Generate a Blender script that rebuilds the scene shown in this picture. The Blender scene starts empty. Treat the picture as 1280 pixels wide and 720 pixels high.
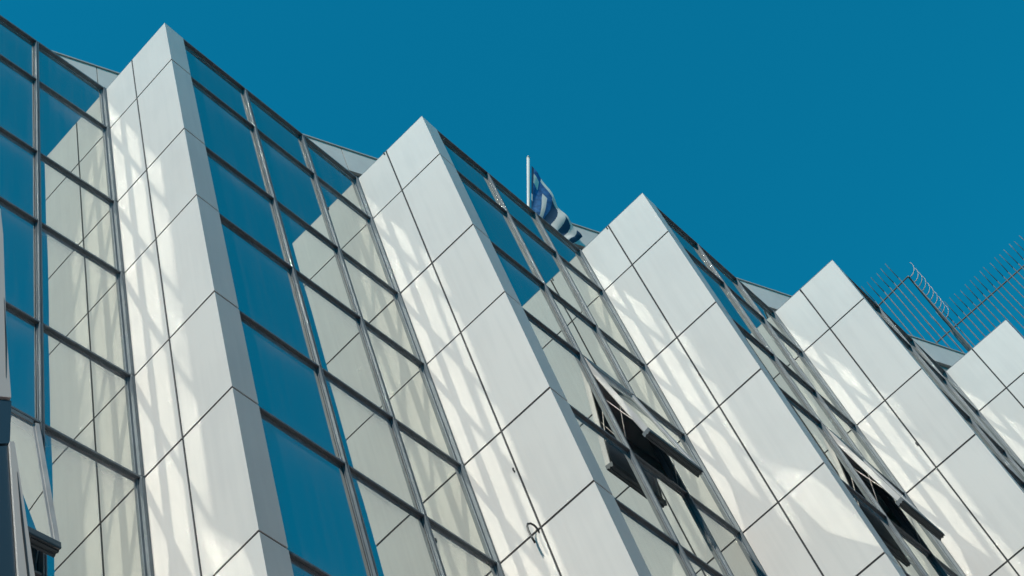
import bpy, math, random
from mathutils import Vector, Matrix
random.seed(7)
C = bpy.context.scene.collection
H0 = 20.6                                   # height of the roof line above the street
# ------------------------------------------------------------------ materials
def nt(m):
    m.use_nodes = True
    return m.node_tree.nodes, m.node_tree.links

def surf(name, col, rough=.5, metal=0., spec=.5, noise=.0, nscale=3., stretch=(1, 1, 1), bump=0., bscale=8., dark=.75):
    m = bpy.data.materials.new(name)
    n, l = nt(m)
    b = n['Principled BSDF']
    b.inputs['Base Color'].default_value = (*col, 1)
    b.inputs['Roughness'].default_value = rough
    b.inputs['Metallic'].default_value = metal
    b.inputs['Specular IOR Level'].default_value = spec
    if noise > 0 or bump > 0:
        tc = n.new('ShaderNodeTexCoord')
        mp = n.new('ShaderNodeMapping')
        mp.inputs['Scale'].default_value = stretch
        l.new(tc.outputs['Object'], mp.inputs['Vector'])
    if noise > 0:
        nz = n.new('ShaderNodeTexNoise')
        nz.inputs['Scale'].default_value = nscale
        nz.inputs['Detail'].default_value = 6
        nz.inputs['Roughness'].default_value = .6
        l.new(mp.outputs[0], nz.inputs['Vector'])
        cr = n.new('ShaderNodeValToRGB')
        cr.color_ramp.elements[0].position = .32
        cr.color_ramp.elements[1].position = .62
        k = 1 - noise
        cr.color_ramp.elements[0].color = (col[0]*k*dark/.75, col[1]*k*dark/.75, col[2]*k*dark/.75, 1)
        cr.color_ramp.elements[1].color = (*col, 1)
        l.new(nz.outputs['Fac'], cr.inputs['Fac'])
        l.new(cr.outputs['Color'], b.inputs['Base Color'])
    if bump > 0:
        nb = n.new('ShaderNodeTexNoise')
        nb.inputs['Scale'].default_value = bscale
        nb.inputs['Detail'].default_value = 3
        l.new(tc.outputs['Object'], nb.inputs['Vector'])
        bp = n.new('ShaderNodeBump')
        bp.inputs['Strength'].default_value = bump
        bp.inputs['Distance'].default_value = .02
        l.new(nb.outputs['Fac'], bp.inputs['Height'])
        l.new(bp.outputs['Normal'], b.inputs['Normal'])
    return m

def panel_material():
    # coated aluminium sheet: pale grey, a little gloss, faint rain streaks running down
    m = surf('coated_panel', (.58, .53, .50), .6, 0, .15)
    n, l = nt(m)
    b = n['Principled BSDF']
    geo = n.new('ShaderNodeNewGeometry')
    mp = n.new('ShaderNodeMapping')
    mp.inputs['Scale'].default_value = (9, 9, .55)
    l.new(geo.outputs['Position'], mp.inputs['Vector'])
    nz = n.new('ShaderNodeTexNoise'); nz.inputs['Scale'].default_value = 1.4; nz.inputs['Detail'].default_value = 5
    l.new(mp.outputs[0], nz.inputs['Vector'])
    n2 = n.new('ShaderNodeTexNoise'); n2.inputs['Scale'].default_value = 1.1; n2.inputs['Detail'].default_value = 3
    l.new(geo.outputs['Position'], n2.inputs['Vector'])
    mu = n.new('ShaderNodeMath'); mu.operation = 'MULTIPLY'
    l.new(nz.outputs['Fac'], mu.inputs[0]); l.new(n2.outputs['Fac'], mu.inputs[1])
    cr = n.new('ShaderNodeValToRGB')
    cr.color_ramp.elements[0].position = .14; cr.color_ramp.elements[0].color = (.582, .583, .567, 1)
    cr.color_ramp.elements[1].position = .30; cr.color_ramp.elements[1].color = (.618, .616, .595, 1)
    l.new(mu.outputs[0], cr.inputs['Fac'])
    oi = n.new('ShaderNodeObjectInfo')
    mr = n.new('ShaderNodeMapRange'); mr.inputs[3].default_value = .955; mr.inputs[4].default_value = 1.02
    l.new(oi.outputs['Random'], mr.inputs[0])
    vm = n.new('ShaderNodeVectorMath'); vm.operation = 'SCALE'
    l.new(cr.outputs['Color'], vm.inputs[0]); l.new(mr.outputs[0], vm.inputs['Scale'])
    l.new(vm.outputs[0], b.inputs['Base Color'])
    n3 = n.new('ShaderNodeTexNoise'); n3.inputs['Scale'].default_value = .9; n3.inputs['Detail'].default_value = 1
    l.new(geo.outputs['Position'], n3.inputs['Vector'])
    bp = n.new('ShaderNodeBump'); bp.inputs['Strength'].default_value = .25; bp.inputs['Distance'].default_value = .05
    l.new(n3.outputs['Fac'], bp.inputs['Height']); l.new(bp.outputs['Normal'], b.inputs['Normal'])
    return m

def glass_material():
    # mirror-coated solar glass with a thin uneven film of dust, thicker along the pane's edges
    m = bpy.data.materials.new('mirror_coated_glass')
    n, l = nt(m)
    for x in list(n): n.remove(x)
    out = n.new('ShaderNodeOutputMaterial')
    gl = n.new('ShaderNodeBsdfGlossy'); gl.inputs['Color'].default_value = (.61, .635, .60, 1); gl.inputs['Roughness'].default_value = 0.0
    df = n.new('ShaderNodeBsdfDiffuse'); df.inputs['Color'].default_value = (.46, .45, .47, 1)
    mx = n.new('ShaderNodeMixShader')
    uv = n.new('ShaderNodeTexCoord')
    sp = n.new('ShaderNodeSeparateXYZ'); l.new(uv.outputs['UV'], sp.inputs[0])
    def M(op, a, b=None, c=None):
        x = n.new('ShaderNodeMath'); x.operation = op
        for i, v in enumerate((a, b, c)):
            if v is None: continue
            if isinstance(v, (int, float)): x.inputs[i].default_value = v
            else: l.new(v, x.inputs[i])
        return x.outputs[0]
    ex = M('ABSOLUTE', M('SUBTRACT', sp.outputs[0], .5))
    ey = M('ABSOLUTE', M('SUBTRACT', sp.outputs[1], .5))
    edge = M('POWER', M('MULTIPLY', M('MAXIMUM', ex, ey), 2.0), 10.0)
    nz = n.new('ShaderNodeTexNoise'); nz.inputs['Scale'].default_value = 1.6; nz.inputs['Detail'].default_value = 5
    geo = n.new('ShaderNodeNewGeometry'); l.new(geo.outputs['Position'], nz.inputs['Vector'])
    ns = n.new('ShaderNodeTexNoise'); ns.inputs['Scale'].default_value = 1.0; ns.inputs['Detail'].default_value = 4
    mp = n.new('ShaderNodeMapping'); mp.inputs['Scale'].default_value = (14, 14, .6)
    l.new(geo.outputs['Position'], mp.inputs['Vector']); l.new(mp.outputs[0], ns.inputs['Vector'])
    top = M('MULTIPLY', M('MULTIPLY', M('POWER', sp.outputs[1], 8.0), M('POWER', nz.outputs['Fac'], 2.0)), 1.3)
    dust = M('ADD', M('ADD', top, M('MULTIPLY', M('MULTIPLY', edge, nz.outputs['Fac']), .30)),
             M('MULTIPLY', M('POWER', ns.outputs['Fac'], 2.5), .14))
    l.new(M('MINIMUM', dust, .5), mx.inputs['Fac'])
    l.new(gl.outputs[0], mx.inputs[1]); l.new(df.outputs[0], mx.inputs[2])
    l.new(mx.outputs[0], out.inputs['Surface'])
    return m

PANEL = panel_material()
GLASS = glass_material()
BACK = surf('dark_joint_backing', (.018, .022, .026), .8)
ALU = surf('grey_aluminium_frame', (.135, .17, .195), .55, 0, .25, noise=.25, nscale=5, stretch=(4, 4, .8))
GASKET = surf('black_rubber_gasket', (.02, .025, .03), .6)
INSIDE = surf('dark_room_interior', (.70, .78, .84), .8)
SASH = surf('light_sash_aluminium', (.36, .37, .37), .5, .1, noise=.2)
SHADERAIL = surf('shaded_bottom_rail', (.055, .08, .095), .6)  # sash metal with the shade on the bottom rail put into its colour
LINER = surf('sash_inner_face', (.10, .16, .21), .6)
COPING = surf('pale_metal_coping', (.42, .40, .38), .5, .2)
ROOFM = surf('roof_membrane', (.25, .25, .24), .9, noise=.3)
PARAPET = surf('parapet_sheet', (.62, .56, .52), .5, .1, noise=.12, nscale=2, bump=.1, bscale=1)
STEEL = surf('painted_fence_steel', (.20, .17, .16), .5, .3, noise=.5, nscale=9)
RAILM = surf('dark_rail_steel', (.07, .065, .06), .5, .3)
POLE = surf('white_painted_pole', (.62, .60, .56), .4)
CABLE = surf('black_cable_sheath', (.025, .03, .032), .5)
TAN = surf('tan_wood_box', (.45, .25, .14), .6, noise=.3)
SIGNM = surf('pale_sign_rim', (.46, .48, .48), .5)
SIGNB = surf('blue_sign_band', (.025, .05, .075), .35)
SIGND = surf('dark_sign_face', (.03, .045, .06), .25, 0, .6)
ASPH = surf('asphalt', (.055, .055, .056), .9, noise=.3, nscale=4, bump=.5, bscale=60)
PAVE = surf('concrete_paving', (.40, .25, .23), .9, noise=.25, nscale=2, bump=.3, bscale=30)
EARTH = surf('city_ground', (.27, .19, .165), .95, noise=.3, nscale=.1)
KERB = surf('kerb_stone', (.40, .38, .35), .85, noise=.2)
PAINT = surf('road_paint', (.75, .75, .72), .7, noise=.2)

# ------------------------------------------------------------------ mesh helpers
class MB:
    def __init__(s): s.v = []; s.f = []; s.uv = None
    def prism(s, poly, z0, z1):
        """vertical prism over a 2-D polygon (any winding)"""
        a = sum(poly[i][0]*poly[(i+1) % len(poly)][1]-poly[(i+1) % len(poly)][0]*poly[i][1] for i in range(len(poly)))
        if a < 0: poly = poly[::-1]
        n = len(poly); b = len(s.v)
        s.v += [(p[0], p[1], z0) for p in poly]+[(p[0], p[1], z1) for p in poly]
        s.f.append(tuple(b+i for i in reversed(range(n)))); s.f.append(tuple(b+n+i for i in range(n)))
        for i in range(n):
            j = (i+1) % n
            s.f.append((b+i, b+j, b+n+j, b+n+i))
        return s
    def extrude(s, prof, A, B, u, w):
        """profile (list of (a, b) in axes u, w) swept from point A to point B"""
        n = len(prof); b = len(s.v)
        for P in (A, B):
            s.v += [tuple(P+u*p[0]+w*p[1]) for p in prof]
        s.f.append(tuple(b+i for i in range(n))); s.f.append(tuple(b+n+i for i in reversed(range(n))))
        for i in range(n):
            j = (i+1) % n
            s.f.append((b+i, b+n+i, b+n+j, b+j))
        return s
    def tube(s, pts, r, k=8, r1=None):
        pts = [Vector(p) for p in pts]; b = len(s.v); m = len(pts)
        for i, p in enumerate(pts):
            d = (pts[min(i+1, m-1)]-pts[max(i-1, 0)]).normalized()
            a = d.orthogonal().normalized() if i == 0 else (a-d*a.dot(d)).normalized()
            c = d.cross(a); rr = r if r1 is None else r+(r1-r)*i/(m-1)
            s.v += [tuple(p+(a*math.cos(2*math.pi*j/k)+c*math.sin(2*math.pi*j/k))*rr) for j in range(k)]
        for i in range(m-1):
            for j in range(k):
                j2 = (j+1) % k
                s.f.append((b+i*k+j, b+i*k+j2, b+(i+1)*k+j2, b+(i+1)*k+j))
        s.f.append(tuple(b+j for j in reversed(range(k)))); s.f.append(tuple(b+(m-1)*k+j for j in range(k)))
        return s
    def build(s, name, mat, parent=None, smooth=False):
        me = bpy.data.meshes.new(name); me.from_pydata(s.v, [], s.f); me.validate(); me.update()
        import bmesh
        bm = bmesh.new(); bm.from_mesh(me); bmesh.ops.recalc_face_normals(bm, faces=bm.faces); bm.to_mesh(me); bm.free()
        me.materials.append(mat)
        if smooth: me.polygons.foreach_set('use_smooth', [True]*len(me.polygons))
        o = bpy.data.objects.new(name, me); C.objects.link(o)
        if parent: o.parent = parent
        return o

def empty(name, parent=None, loc=(0, 0, 0)):
    o = bpy.data.objects.new(name, None); C.objects.link(o); o.location = loc
    if parent: o.parent = parent
    return o

def tag(o, label=None, cat=None, group=None, kind=None):
    if label: o['label'] = label
    if cat: o['category'] = cat
    if group: o['group'] = group
    if kind: o['kind'] = kind
    return o

V2 = lambda x, y: Vector((x, y))
def v3(p, z): return Vector((p[0], p[1], z))

# ------------------------------------------------------------------ plan of the saw-tooth facade (metres)
cpt = {1: (3.67, 0.0), 2: (7.308, .1229), 3: (11.0025, .1418), 4: (14.666, .1435), 5: (18.4127, .2333)}
spt = {1: (3.8345, -.489), 2: (7.5031, -.3935), 3: (11.1912, -.3758), 4: (14.8469, -.3626), 5: (18.6092, -.3085)}
apt = {1: (4.0452, -1.115), 2: (7.7528, -1.0547), 3: (11.4327, -1.0384), 4: (15.0784, -1.0103), 5: (18.8609, -1.002)}
ept = {1: (4.3342, -.9983), 2: (8.0379, -.9396), 3: (11.7264, -.9197), 4: (15.3721, -.8917), 5: (19.1546, -.8834)}
for k in (0, -1):
    for d, src in ((cpt, 1), (spt, 1), (apt, 1), (ept, 1)):
        d[k] = (d[src][0]+3.66*(k-1), d[src][1]+.012*(k-1))
for k in (6, 7):
    for d in (cpt, spt, apt, ept):
        d[k] = (d[3][0]+3.68*(k-3), d[3][1]+.035*(k-3))
UNITS = range(-1, 8)
ZL = [0.0, -1.1482, -3.0349, -4.5891, -6.4783, -8.0281, -9.9144, -11.46, -13.35, -14.90, -16.79, -18.34, -20.3]
Z = [H0+z for z in ZL]
NV = 7                                     # storeys' joints that the picture can show
TH = .06                                   # thickness of the cladding cassettes
GAP = .030

building = empty('office_building')
tag(building, 'pale metal and mirror glass office building with a saw-tooth facade', 'building')

def inset(p, q, d0, d1):
    """segment p-q shortened by d0 at p and d1 at q"""
    t = (q-p).normalized(); return p+t*d0, q-t*d1

def panel_prism(P, Q, n, th, z0, z1, mitre_q=0., mitre_p=0.):
    """cassette with outer face P-Q, thickness th against normal n, mitred ends"""
    t = (Q-P).normalized()
    return MB().prism([tuple(P), tuple(Q), tuple(Q-n*th-t*mitre_q), tuple(P-n*th+t*mitre_p)], z0, z1)

fin_label = {1: 'second', 2: 'third', 3: 'fourth', 4: 'fifth', 5: 'last'}
for k in UNITS:
    c, s, a, e = (Vector(d[k]) for d in (cpt, spt, apt, ept))
    dP = (a-c).normalized(); nP = V2(dP.y, -dP.x)              # P faces towards -x
    if nP.x > 0: nP = -nP
    dE = (e-a).normalized(); nE = V2(dE.y, -dE.x)
    if nE.y > 0: nE = -nE
    fin = empty('panelled_fin', building)
    # dark core behind the cassettes
    i0 = c-nP*.009; i1 = a-nP*.009-nE*.009; i2 = e-nE*.009-dE*.02
    back = i2+(c-a)*.93
    MB().prism([tuple(i0), tuple(i1), tuple(i2), tuple(back)], 0.02, Z[0]-.03).build('fin_core', BACK, fin)
    # top coping, folded sheet a little proud
    o = -.003
    cp = MB()
    A0 = c+nP*o; A1 = a+nP*o+nE*o; A2 = e+nE*o
    cp.prism([tuple(A0), tuple(A1), tuple(A2), tuple(A2-nE*.2-dE*.02), tuple(a-nP*.2-nE*.2), tuple(c-nP*.2)], Z[0]-.012, Z[0]+.004)
    cp.build('coping', ALU, fin)
    corner_m = TH*math.tan(math.radians(45))
    low = MB()
    for i in range(len(Z)-1):
        z1 = Z[i]-(GAP/2 if i else .013)+random.uniform(-.002, .002)*(i > 0); z0 = Z[i+1]+GAP/2+random.uniform(-.002, .002)
        g = GAP/2
        jit = [random.uniform(-.0012, .0012) for _ in range(3)]
        shapes = []
        p0, p1 = inset(c, s, .0, g*.8); shapes.append((p0+nP*jit[0], p1+nP*jit[0], nP, 0, 0))
        p0, p1 = inset(s, a, g*.8, 0); shapes.append((p0+nP*jit[1], p1, nP, corner_m, 0))
        shapes.append((a.copy(), e-dE*.001, nE, 0, corner_m))
        for (p, q, n_, mq, mp) in shapes:
            mb = panel_prism(p, q, n_, TH, z0, z1, mq, mp)
            if i < NV and 0 <= k <= 6: mb.build('cladding_panel', PANEL, fin)
            else:
                b = len(low.v); low.v += mb.v; low.f += [tuple(b+x for x in f) for f in mb.f]
    if low.v:
        tag(low.build('cladding_panel', PANEL, fin), kind='stuff')

# ------------------------------------------------------------------ glazed bays
def pane_mesh(A, B, n, z0, z1, bulge, tilt=(0, 0)):
    """slightly pillowed pane from A to B (2-D), outward normal n"""
    NX, NY = 10, 14
    mb = MB(); uvs = []
    for j in range(NY+1):
        for i in range(NX+1):
            u, v = i/NX, j/NY
            d = bulge*(1-(2*u-1)**2)*(1-(2*v-1)**4)+tilt[0]*(u-.5)+tilt[1]*(v-.5)
            p = A.lerp(B, u)+n*d
            mb.v.append((p.x, p.y, z0+(z1-z0)*v)); uvs.append((u, v))
    for j in range(NY):
        for i in range(NX):
            q = j*(NX+1)+i
            mb.f.append((q, q+1, q+NX+2, q+NX+1))
    me = bpy.data.meshes.new('window_pane'); me.from_pydata(mb.v, [], mb.f); me.update()
    me.materials.append(GLASS)
    me.polygons.foreach_set('use_smooth', [True]*len(me.polygons))
    ul = me.uv_layers.new(name='UVMap')
    for lp in me.loops: ul.data[lp.index].uv = uvs[lp.vertex_index]
    return me

FW = .030                                   # half width of a mullion
DEP = .048                                  # glass sits this far behind the frame face
OPEN = {(0, 1, 5), (2, 1, 3), (3, 1, 3)}    # (bay, column, row) of the open sashes
bays = {}
for k in list(UNITS)[:-1]:
    e = Vector(ept[k]); c2 = Vector(cpt[k+1])
    g = (c2-e).normalized(); n = V2(g.y, -g.x)
    if n.y > 0: n = -n
    L = (c2-e).length
    bay = empty('glazed_bay', building)
    bays[k] = bay
    m1 = e.lerp(c2, .3396); m2 = e.lerp(c2, .6676)
    cols = [(e+g*.012, m1), (m1, m2), (m2, c2-g*.045)]
    G3, N3 = v3(g, 0), v3(n, 0)
    U = Vector((0, 0, 1))
    # room wall behind the glass: closed core with a hole at the open sash is approximated by a deep recess
    w = MB()
    back0 = e-n*.55; back1 = c2-n*.5
    w.prism([tuple(back0-n*0), tuple(back1), tuple(back1-n*.2), tuple(back0-n*.2)], .02, Z[0]-.08)
    w.build('room_wall', INSIDE, bay)
    for (kk, ci, i) in sorted(OPEN):
        if kk != k: continue
        for zz in (Z[i], Z[i+1]):
            sl = MB()
            sl.prism([tuple(e-n*.10+g*.03), tuple(c2-n*.10-g*.03), tuple(back1+n*.01), tuple(back0+n*.01)], zz-.05, zz+.02)
            sl.build('floor_slab', INSIDE, bay)
    lowp = []
    rows = range(len(Z)-1)
    for i in rows:
        for ci, (A, B) in enumerate(cols):
            if (k, ci, i) in OPEN: continue
            a0, b0 = A+g*(FW*.6 if ci else 0)-n*DEP, B-g*(FW*.6 if ci < 2 else 0)-n*DEP
            me = pane_mesh(a0, b0, n, Z[i+1]+.02, Z[i]-.02, random.uniform(.0002, .0010), (random.uniform(-.0016, .0016), random.uniform(-.0012, .0012)))
            if i < NV and 0 <= k <= 5:
                o = bpy.data.objects.new('window_pane', me); C.objects.link(o); o.parent = bay
            else: lowp.append(me)
    if lowp:
        import bmesh
        bm = bmesh.new()
        for me in lowp: bm.from_mesh(me)
        mm = bpy.data.meshes.new('window_pane'); bm.to_mesh(mm); bm.free(); mm.materials.append(GLASS)
        mm.polygons.foreach_set('use_smooth', [True]*len(mm.polygons))
        o = bpy.data.objects.new('window_pane', mm); C.objects.link(o); o.parent = bay; tag(o, kind='stuff')
    # mullions: stepped profile in (g, n), one cap piece per row
    prof = [(-FW, -.075), (FW, -.075), (FW, -.034), (FW*.6, -.032), (FW*.6, -.004), (FW*.18, -.004), (FW*.18, -.010), (-FW*.18, -.010), (-FW*.18, -.004), (-FW*.6, -.004), (-FW*.6, -.032), (-FW, -.034)]
    for P in (m1, m2):
        mb = MB()
        for i in rows:
            mb.extrude(prof, v3(P, Z[i+1]+.004), v3(P, Z[i]-(.004 if i else -.0)), G3, N3)
        mb.build('mullion', ALU, bay)
        gk = MB()
        for sgn in (-1, 1):
            gk.extrude([(sgn*FW, -.058), (sgn*(FW+.008), -.058), (sgn*(FW+.008), -.045), (sgn*FW, -.045)], v3(P, Z[-1]), v3(P, Z[0]), G3, N3)
        gk.build('glazing_gasket', GASKET, bay)
    mb = MB()
    pc = [(-.062, -.075), (-.003, -.075), (-.003, .004), (-.040, .004), (-.040, -.034), (-.062, -.036)]
    for i in rows:
        mb.extrude(pc, v3(c2, Z[i+1]+.004), v3(c2, Z[i]-(.004 if i else 0)), G3, N3)
    mb.build('corner_frame', ALU, bay)
    # transoms, between the mullions, stepped profile in (n, z)
    for i in range(0, len(Z)):
        tm = MB()
        for ci, (A, B) in enumerate(cols):
            if ci == 0: A = A-g*.010
            a0 = A+g*(FW*.62+.002 if ci else 0); b0 = B-g*(FW*.62+.002 if ci < 2 else -.004)
            tp = [(-.074, -.024), (-.038, -.024), (-.036, -.014), (-.012, -.014), (-.012, .012), (-.036, .014), (-.038, .023), (-.074, .023)]
            if i == 0: tp = [(-.14, -.034), (-.034, -.034), (-.034, -.026), (-.004, -.026), (-.004, .006), (-.14, .006)]
            tm.extrude(tp, v3(a0, Z[i]), v3(b0, Z[i]), N3, U)
        tm.build('transom' if i else 'head_frame', ALU, bay)
    # open top-hung sashes
    for (kk, ci, i) in sorted(OPEN):
        if kk != k: continue
        A, B = cols[ci]
        a0, b0 = A+g*(FW+.004), B-g*(FW+.004)
        W = (b0-a0).length; HH = Z[i]-Z[i+1]-.075
        win = empty('awning_window', building)
        piv = v3(a0-n*.02, Z[i]-.036)
        th = math.radians({0: 7.5, 2: 9.2, 3: 8.6}[k])
        dn = (-U*math.cos(th)+N3*math.sin(th)); outn = (N3*math.cos(th)+U*math.sin(th))
        sf = MB()
        fp = [(0, -.05), (.055, -.05), (.055, -.012), (.035, -.008), (.035, 0), (0, .012)]
        # left, right stiles and top, bottom rails as stepped sections
        sf.extrude(fp, piv, piv+dn*HH, G3, outn)
        sf.extrude([(-x, y) for x, y in fp], piv+G3*W, piv+G3*W+dn*HH, G3, outn)
        sf.extrude(fp, piv+G3*.056, piv+G3*(W-.056), dn, outn)
        # the bottom rail shows its grooved extrusion at the ends
        bp = [(-.01, .018), (.05, .012), (.062, .006), (.050, -.004), (.050, -.016), (.064, -.020), (.064, -.036), (.050, -.040), (.050, -.056), (.062, -.062), (.062, -.082), (-.01, -.082)]
        sf.build('sash_frame', SASH, win)
        MB().extrude([(x-.062, y) for x, y in bp], piv+dn*(HH+.012)-G3*.004, piv+dn*(HH+.012)+G3*(W+.004), dn, outn).build('bottom_rail', SHADERAIL, win)
        seal = MB()
        for off in (.004, W-.018):
            seal.extrude([(off, -.058), (off+.014, -.058), (off+.014, -.051), (off, -.051)], piv+dn*.02, piv+dn*(HH-.02), G3, outn)
        seal.extrude([(0, -.058), (.014, -.058), (.014, -.053), (0, -.053)], piv+dn*(HH-.03), piv+dn*(HH-.03)+G3*W, dn, outn)
        seal.build('sash_gasket', GASKET, win)
        me = bpy.data.meshes.new('window_pane')
        NX, NY = 8, 12; vs = []; fs = []; uvs = []
        for j in range(NY+1):
            for ii in range(NX+1):
                u_, v_ = ii/NX, j/NY
                d = .0012*(1-(2*u_-1)**2)*(1-(2*v_-1)**2)
                vs.append(tuple(piv+G3*(.05+(W-.1)*u_)+dn*(HH-.05-(HH-.10)*v_)+outn*(d-.014))); uvs.append((u_, v_))
        for j in range(NY):
            for ii in range(NX):
                q_ = j*(NX+1)+ii; fs.append((q_, q_+1, q_+NX+2, q_+NX+1))
        me.from_pydata(vs, [], fs); me.update(); me.materials.append(GLASS)
        me.polygons.foreach_set('use_smooth', [True]*len(me.polygons))
        ul = me.uv_layers.new(name='UVMap')
        for lp in me.loops: ul.data[lp.index].uv = uvs[lp.vertex_index]
        o = bpy.data.objects.new('window_pane', me); C.objects.link(o); o.parent = win
        ib = MB().extrude([(.052, -.03), (W-.052, -.03), (W-.052, -.026), (.052, -.026)], piv+dn*.05, piv+dn*(HH-.05), G3, outn)
        ib.build('inner_face', LINER, win)
        for off in (.012, W-.03):
            arm = MB()
            p0 = piv+G3*off-U*(HH*.42)-N3*.03; p1 = piv+G3*off+dn*(HH*.80)-outn*.055
            arm.extrude([(0, -.011), (.014, -.011), (.014, .011), (0, .011)], p0, p1, G3, U)
            p2 = piv+G3*off-U*(HH*.95)-N3*.035; p3 = piv+G3*off+dn*(HH*.60)-outn*.055
            arm.extrude([(.015, -.008), (.024, -.008), (.024, .008), (.015, .008)], p2, p3, G3, U)
            arm.build('stay_arm', COPING, win)
        # fixed frame jambs round the opening
        jb = MB()
        for off in (-.004, W-.022):
            jb.extrude([(off, -.11), (off+.026, -.11), (off+.026, -.05), (off, -.05)], v3(a0, Z[i]-.036), v3(a0, Z[i+1]+.036), G3, N3)
        jb.build('fixed_jamb', ALU, win)
        if k == 2:
            MB().extrude([(.0, 0), (.10, 0), (.10, .06), (0, .06)], v3(a0+g*.35-n*.35, Z[i+1]+.15), v3(a0+g*.35-n*.35, Z[i+1]+.55), G3, N3).build('wooden_blind', TAN, win)

# ------------------------------------------------------------------ roof, parapet band
x0, x1 = cpt[-1][0], cpt[7][0]+.5
roof = MB()
roof.prism([(x0, .35), (x1, .35+.2), (x1, 14), (x0, 14)], Z[0]-.3, Z[0]-.04)
for k in list(UNITS)[:-1]:
    e = Vector(ept[k]); c2 = Vector(cpt[k+1]); c = Vector(cpt[k]); a = Vector(apt[k])
    g = (c2-e).normalized(); n = V2(g.y, -g.x)
    roof.prism([tuple(e-n*.15+g*0), tuple(c2-n*.15), (c2.x, .34+.01*k), (c.x+.2, .34+.01*k)], Z[0]-.075-.001*(k+2), Z[0]-.055-.001*(k+2))
roof.build('roof_deck', ROOFM, building)
body = MB(); body.prism([(x0, 1.9), (x1, 1.9), (x1, 14), (x0, 14)], .0, Z[0]-.3)
body.build('rear_body', PANEL, building)

PY = .26
def ztop(x): return H0+1.225-.0125*(x-3.5)
par = empty('roof_parapet', building)
for k in list(UNITS)[:-1]:
    xa, xb = cpt[k][0]+.012, cpt[k+1][0]
    mb = MB()
    A = Vector((xa, PY, 0)); B = Vector((xb, PY, 0))
    for (P, Q) in ((A, B),):
        zt0, zt1 = ztop(P.x), ztop(Q.x)
        v = [(P.x, PY, zt0-.68), (Q.x, PY, zt1-.68), (Q.x, PY, zt1), (P.x, PY, zt0)]
        b = 0
        mb.v = v+[(x, PY+.05, z) for x, _, z in v]
        mb.f = [(0, 1, 2, 3), (7, 6, 5, 4), (0, 4, 5, 1), (1, 5, 6, 2), (2, 6, 7, 3), (3, 7, 4, 0)]
    mb.build('parapet_panel', PARAPET, par)
cop = MB(); bk = MB()
v = [(x0, PY-.02, ztop(x0)), (x1, PY-.02, ztop(x1)), (x1, PY-.02, ztop(x1)+.03), (x0, PY-.02, ztop(x0)+.03)]
cop.v = v+[(x, PY+.35, z) for x, _, z in v]; cop.f = [(0, 1, 2, 3), (7, 6, 5, 4), (0, 4, 5, 1), (1, 5, 6, 2), (2, 6, 7, 3), (3, 7, 4, 0)]
cop.build('coping', COPING, par)
v = [(x0, PY+.055, H0-.3), (x1, PY+.055, H0-.3), (x1, PY+.055, ztop(x1)-.03), (x0, PY+.055, ztop(x0)-.03)]
bk.v = v+[(x, PY+.3, z) for x, _, z in v]; bk.f = cop.f
bk.build('parapet_upstand', ROOFM, par)

# ------------------------------------------------------------------ roof fence with outward-curled bar tips
fence = empty('security_fence', loc=(21.0, .7, H0))
tag(fence, 'rusty steel bar fence with curled spike tips zigzagging above the roof', 'fence')
def rel(o):
    o.matrix_parent_inverse = Matrix.Translation(fence.location).inverted(); return o
RH = H0+4.0
pts = [Vector((19.20, 3.0)), Vector((20.03, .28)), Vector((21.75, 1.04)), Vector((22.95, -2.05+.0))]
segs = [(Vector((19.15, 3.4)), Vector((20.03, .28)), V2(-.94, -.34)), (Vector((20.03, .28)), Vector((21.75, 1.04)), V2(.36, -.93)), (Vector((21.60, 1.47)), Vector((23.05, -2.6)), V2(-.94, -.34))]
barmesh = {}
for si, (P, Q, out) in enumerate(segs):
    out = out.normalized()
    d = (Q-P).normalized(); LL = (Q-P).length
    rb = MB(); rb.tube([v3(P, RH), v3(Q, RH)], .017, 6); rel(rb.build('rail', RAILM, fence))
    rb = MB(); rb.tube([v3(P, H0+.5), v3(Q, H0+.5)], .015, 6); rel(rb.build('rail', RAILM, fence))
    sp_ = .165 if si == 1 else .132
    nb = int(LL/sp_)
    for j in range(nb):
        p = P+d*(sp_*j+.05+random.uniform(-.008, .008))
        if si == 1 and j == 0: continue
        t = random.uniform(-.012, .012); up = random.uniform(-.01, .015)
        b = MB()
        pl = [v3(p+out*.012, H0+.02), v3(p+out*.012, RH+.16)]
        rr = .21+random.uniform(-.015, .015)
        for q in range(1, 8):
            an = q/7*math.pi*.62
            pl.append(v3(p+out*(.012+rr*math.sin(an)*1.0)+d*t*q/7, RH+.16+up+rr*.95*(1-math.cos(an))*1.25))
        b.tube(pl, .0105, 5, .0040 if si == 1 else .0055)
        rel(b.build('fence_bar', STEEL, fence))
post = MB()
post.prism([(21.72, 1.02), (21.79, 1.02), (21.79, 1.09), (21.72, 1.09)], H0+.0, RH-.02)
rel(post.build('corner_post', STEEL, fence))

# ------------------------------------------------------------------ flag on a leaning pole
base = Vector((10.215, .40, H0-.03)); low = Vector((10.29, .10, H0+.75)); tip = Vector((10.40, -.30, H0+1.82))
pole = empty('flagpole', loc=tuple(base)); tag(pole, 'thin white pole leaning out over the roof edge, carrying a striped flag', 'flagpole')
def relp(o): o.matrix_parent_inverse = Matrix.Translation(base).inverted(); return o
mb = MB(); mb.tube([base, low, tip], .030, 12, .024); relp(mb.build('pole_shaft', POLE, pole, True))
mb = MB(); mb.tube([tip, tip+(tip-low).normalized()*.05], .03, 10, .006); relp(mb.build('finial', POLE, pole, True))

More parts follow.
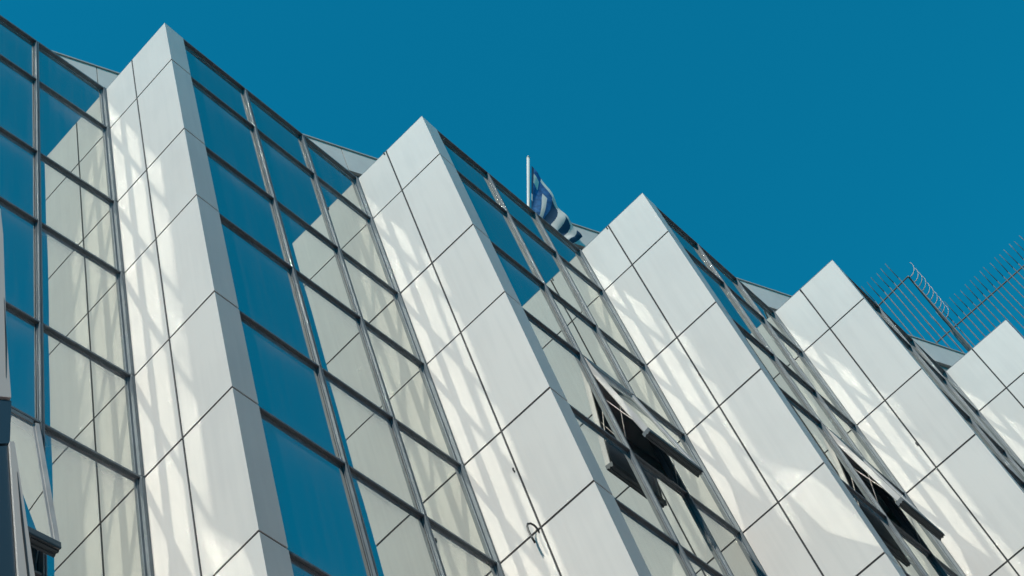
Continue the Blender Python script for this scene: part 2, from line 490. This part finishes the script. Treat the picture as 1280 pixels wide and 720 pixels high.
WH = surf('flag_white_cloth', (.78, .74, .70), .8, noise=.1)
BL = surf('flag_navy_cloth', (.02, .07, .14), .8, noise=.2)
CB = surf('flag_blue_canton', (.05, .20, .45), .75, noise=.7, nscale=14)
for m_ in (WH, BL, CB):
    n_, l_ = nt(m_); b_ = n_['Principled BSDF']
    tr = n_.new('ShaderNodeBsdfTranslucent'); mx_ = n_.new('ShaderNodeMixShader'); mx_.inputs[0].default_value = .3
    tr.inputs['Color'].default_value = {'flag_white_cloth': (.7, .68, .65, 1), 'flag_navy_cloth': (.01, .04, .12, 1), 'flag_blue_canton': (.02, .12, .4, 1)}[m_.name]
    l_.new(b_.outputs[0], mx_.inputs[1]); l_.new(tr.outputs[0], mx_.inputs[2]); l_.new(mx_.outputs[0], n_['Material Output'].inputs['Surface'])
# the cloth: hoist along the pole, fly end drooping to the right; each column runs down the cloth
NU, NVv = 120, 60
UPE = [Vector(p) for p in [(10.425, -0.265, H0+1.639), (10.558, -0.200, H0+1.464), (10.740, -0.100, H0+1.097), (10.877, -0.020, H0+0.856), (11.001, 0.050, H0+0.595), (11.137, 0.120, H0+0.418)]]
LOE = [Vector(p) for p in [(10.279, 0.100, H0+0.569), (10.314, 0.110, H0+0.483), (10.438, 0.120, H0+0.325), (10.574, 0.120, H0+0.135), (10.712, 0.120, H0+0.043), (10.895, 0.130, H0+0.110)]]
def along(pl, u):
    t = u*(len(pl)-1); i = min(int(t), len(pl)-2); return pl[i].lerp(pl[i+1], t-i)
vs = []; fs = []; mi = []
for i in range(NU+1):
    u = i/NU
    a_, b_ = along(UPE, u), along(LOE, u)
    for j in range(NVv+1):
        v = j/NVv
        w_ = min(1, u*4)*(.014*math.sin(v*8.0+u*9.0)+.018*math.sin(u*21+v*3))
        p = a_.lerp(b_, v)+Vector((.35, -.9, .15))*w_
        p.z = max(p.z, H0+.02)
        vs.append(tuple(p))
for i in range(NU):
    for j in range(NVv):
        u, v = (i+.5)/NU, (j+.5)/NVv
        q_ = i*(NVv+1)+j
        fs.append((q_, q_+NVv+1, q_+NVv+2, q_+1))
        fold = .03*math.sin(v*5)
        if u < .05: mi.append(0 if .55 < v < .68 else 1)
        elif u < .38+fold:
            mi.append(0 if (.12 < v < .30 and u < .20) or (.27 < u < .335 and v > .25) or (u > .22 and v < .07) else 2)
        else:
            bnd = int((u-.38-fold)/.125)
            mi.append(1 if bnd % 2 == 0 else 0)
            if v < .12 and bnd < 3: mi[-1] = 0
me = bpy.data.meshes.new('flag'); me.from_pydata(vs, [], fs); me.update()
for m_ in (WH, BL, CB): me.materials.append(m_)
me.polygons.foreach_set('material_index', mi); me.polygons.foreach_set('use_smooth', [True]*len(fs))
flag = bpy.data.objects.new('flag', me); C.objects.link(flag)
tag(flag, 'drooping blue and white striped flag with a white cross in its canton', 'flag')

# ------------------------------------------------------------------ loose cable loop on the third fin
def on_fin(k, p, z, out):
    c, a = Vector(cpt[k]), Vector(apt[k]); d = (a-c).normalized(); nP = V2(d.y, -d.x)
    if nP.x > 0: nP = -nP
    q = c+d*p+nP*out; return Vector((q.x, q.y, H0+z))
CAB = (.511, -8.02)
mb = MB()
cz = CAB[1]
loop = [(.515, cz-.10, -.02), (.515, cz, .006), (.510, cz+.04, .03), (.50, cz+.055, .07), (.485, cz+.04, .105), (.478, cz, .12), (.475, cz-.06, .125), (.478, cz-.15, .12), (.485, cz-.24, .11)]
mb.tube([on_fin(2, p, z, o) for p, z, o in loop], .011, 8)
cable = mb.build('cable', CABLE, None, True); tag(cable, 'short black cable end looping out of a panel joint', 'cable')
for k, p_, zz in ((4, .52, -4.05), (4, .535, -6.2), (2, .513, -.03), (4, .53, -.05), (3, .515, -.04), (3, .545, -3.9), (2, .515, -7.1)):
    mb = MB(); mb.tube([on_fin(k, p_, zz+.035, .0), on_fin(k, p_, zz, .012), on_fin(k, p_+.004, zz-.03, .004)], .009, 6)
    mb.build('joint_clip', GASKET, building)

# ------------------------------------------------------------------ unclear shape at the left edge, guessed as a bracketed sign box
def sign_pt(px, py, yy):
    return None
sign = empty('guessed_sign', loc=(1.2, -3.5, H0-13)); tag(sign, 'guessed sign box, pale and dark panels with a slotted rim cut off by the left edge', 'sign')
def rels(o): o.matrix_parent_inverse = Matrix.Translation(sign.location).inverted(); return o
def slab(poly, y0_, y1_, name, mat):
    m = MB(); n_ = len(poly)
    m.v = [(x, y0_, H0+z) for x, z in poly]+[(x, y1_, H0+z) for x, z in poly]
    m.f = [tuple(range(n_)), tuple(reversed(range(n_, 2*n_)))]+[(i, (i+1) % n_, n_+(i+1) % n_, n_+i) for i in range(n_)]
    return rels(m.build(name, mat, sign))
slab([(1.362, -10.60), (1.382, -10.892), (1.410, -11.874), (1.440, -12.469), (1.17, -12.53), (1.086, -10.70)], -3.54, -3.46, 'upper_panel', SIGNM)
slab([(1.171, -12.55), (1.445, -12.483), (1.440, -12.826), (1.185, -12.935)], -3.53, -3.45, 'blue_band', SIGNB)
slab([(1.433, -12.841), (1.455, -12.833), (1.502, -13.278), (1.558, -13.85), (1.600, -14.6), (1.52, -14.6), (1.483, -13.85)], -3.55, -3.45, 'rim', SIGNM)
slab([(1.186, -12.963), (1.429, -12.85), (1.480, -13.85), (1.517, -14.6), (1.20, -14.6)], -3.53, -3.46, 'lower_panel', SIGND)
slab([(1.394, -11.573), (1.412, -12.026), (1.412, -12.312), (1.405, -12.0)], -3.543, -3.535, 'slot', GASKET)
slab([(1.468, -13.059), (1.495, -13.391), (1.530, -13.85), (1.522, -13.85), (1.486, -13.391)], -3.553, -3.545, 'slot', GASKET)
for zz in (-10.9, -14.3):
    mb = MB(); mb.tube([(1.15, -3.48, H0+zz), (.50, -1.08, H0+zz)], .03, 8); rels(mb.build('bracket', ALU, sign))

# ------------------------------------------------------------------ street level
def sheet(name, poly, z, mat, kind='structure', t=0):
    m = MB()
    if t: m.prism(poly, z-t, z)
    else:
        m.v = [(x, y, z) for x, y in poly]; m.f = [tuple(range(len(poly)))]
    o = m.build(name, mat); tag(o, kind=kind); return o
S_ = 2500
sheet('ground', [(-S_, -S_), (S_, -S_), (S_, S_), (-S_, S_)], -.16, EARTH)
sheet('road', [(-200, -19), (200, -19), (200, -11.6), (-200, -11.6)], -.12, ASPH)
sheet('pavement', [(-200, -11.3), (200, -11.3), (200, 30), (-200, 30)], 0, PAVE, t=.15)
sheet('kerb', [(-200, -11.6), (200, -11.6), (200, -11.3), (-200, -11.3)], .004, KERB, t=.15)
mk = MB()
for i in range(-12, 16):
    b = len(mk.v); mk.v += [(i*6, -15.4, -.116), (i*6+3, -15.4, -.116), (i*6+3, -15.25, -.116), (i*6, -15.25, -.116)]; mk.f.append((b, b+1, b+2, b+3))
tag(mk.build('road_marking', PAINT), kind='structure')

# ------------------------------------------------------------------ unseen block added across the street to shade and bounce light onto the facade
RENDER_ = surf('brown_stucco', (.26, .19, .16), .9, noise=.2)
WINM = surf('dark_window_glass', (.03, .04, .05), .1)
blk = empty('added_shade_block', loc=(5, -30, 0)); tag(blk, 'unseen plain brown stucco block added behind the viewer to shade the facade', 'building')
def relb(o): o.matrix_parent_inverse = Matrix.Translation(blk.location).inverted(); return o
relb(MB().prism([(-45, -34), (60, -34), (60, -22), (-45, -22)], 0, 22).build('wall', RENDER_, blk))
relb(MB().prism([(-45.3, -22.3), (60.3, -22.3), (60.3, -21.7), (-45.3, -21.7)], 22, 22.5).build('cornice', RENDER_, blk))
wm = MB()
for fl in range(7):
    for i in range(34):
        wm.prism([(-43+i*3, -21.995), (-41.6+i*3, -21.995), (-41.6+i*3, -21.96), (-43+i*3, -21.96)], 1+fl*3.1, 2.7+fl*3.1)
tag(relb(wm.build('window', WINM, blk)), kind='stuff')

# ------------------------------------------------------------------ light
sdir = Vector((-.860, -.563, 1.0)).normalized()          # towards the sun
sun = bpy.data.lights.new('sun', 'SUN'); sun.energy = 3.9; sun.angle = math.radians(.7); sun.color = (1, .90, .79)
so = bpy.data.objects.new('sun', sun); C.objects.link(so)
so.rotation_euler = sdir.to_track_quat('Z', 'Y').to_euler(); so.location = (-30, -20, 50)
world = bpy.data.worlds.new('World'); bpy.context.scene.world = world; world.use_nodes = True
wn, wl = world.node_tree.nodes, world.node_tree.links
sky = wn.new('ShaderNodeTexSky'); sky.sky_type = 'NISHITA'; sky.sun_disc = False
sky.sun_elevation = math.asin(sdir.z); sky.sun_rotation = math.atan2(sdir.x, sdir.y)
sky.air_density = 1.0; sky.dust_density = .1; sky.ozone_density = 2.0
tint = wn.new('ShaderNodeMix'); tint.data_type = 'RGBA'; tint.blend_type = 'MULTIPLY'; tint.inputs[0].default_value = 1
tint.inputs[7].default_value = (.02, 1.0, 1.02, 1)
wl.new(sky.outputs[0], tint.inputs[6])
wl.new(tint.outputs[2], wn['Background'].inputs['Color']); wn['Background'].inputs['Strength'].default_value = .15

# ------------------------------------------------------------------ camera
cam = bpy.data.cameras.new('camera'); co = bpy.data.objects.new('camera', cam); C.objects.link(co)
R = [[.86298279, -.43760688, -.25250927], [.2575848, .81103933, -.52522879], [.43463868, .38822086, .81263386]]
M = Matrix(((R[0][0], -R[1][0], -R[2][0], .0920), (R[0][1], -R[1][1], -R[2][1], -8.0208), (R[0][2], -R[1][2], -R[2][2], H0-19.0289), (0, 0, 0, 1)))
co.matrix_world = M
cam.sensor_width = 36; cam.lens = 1953.13/1280*36; cam.clip_end = 8000; cam.clip_start = .05
sc = bpy.context.scene; sc.camera = co
sc.view_settings.view_transform = 'Standard'; sc.view_settings.look = 'None'; sc.view_settings.gamma = 1
sc.view_settings.exposure = 0
sc.render.engine = 'CYCLES'
sc.cycles.use_denoising = True
sc.cycles.use_adaptive_sampling = False
sc.cycles.max_bounces = 8; sc.cycles.glossy_bounces = 6; sc.cycles.diffuse_bounces = 4
sc.cycles.caustics_reflective = True
sc.cycles.blur_glossy = .08
sc.cycles.use_guiding = True; sc.cycles.surface_guiding_probability = .8
sc.cycles.use_light_tree = False
sc.cycles.sample_clamp_indirect = 0
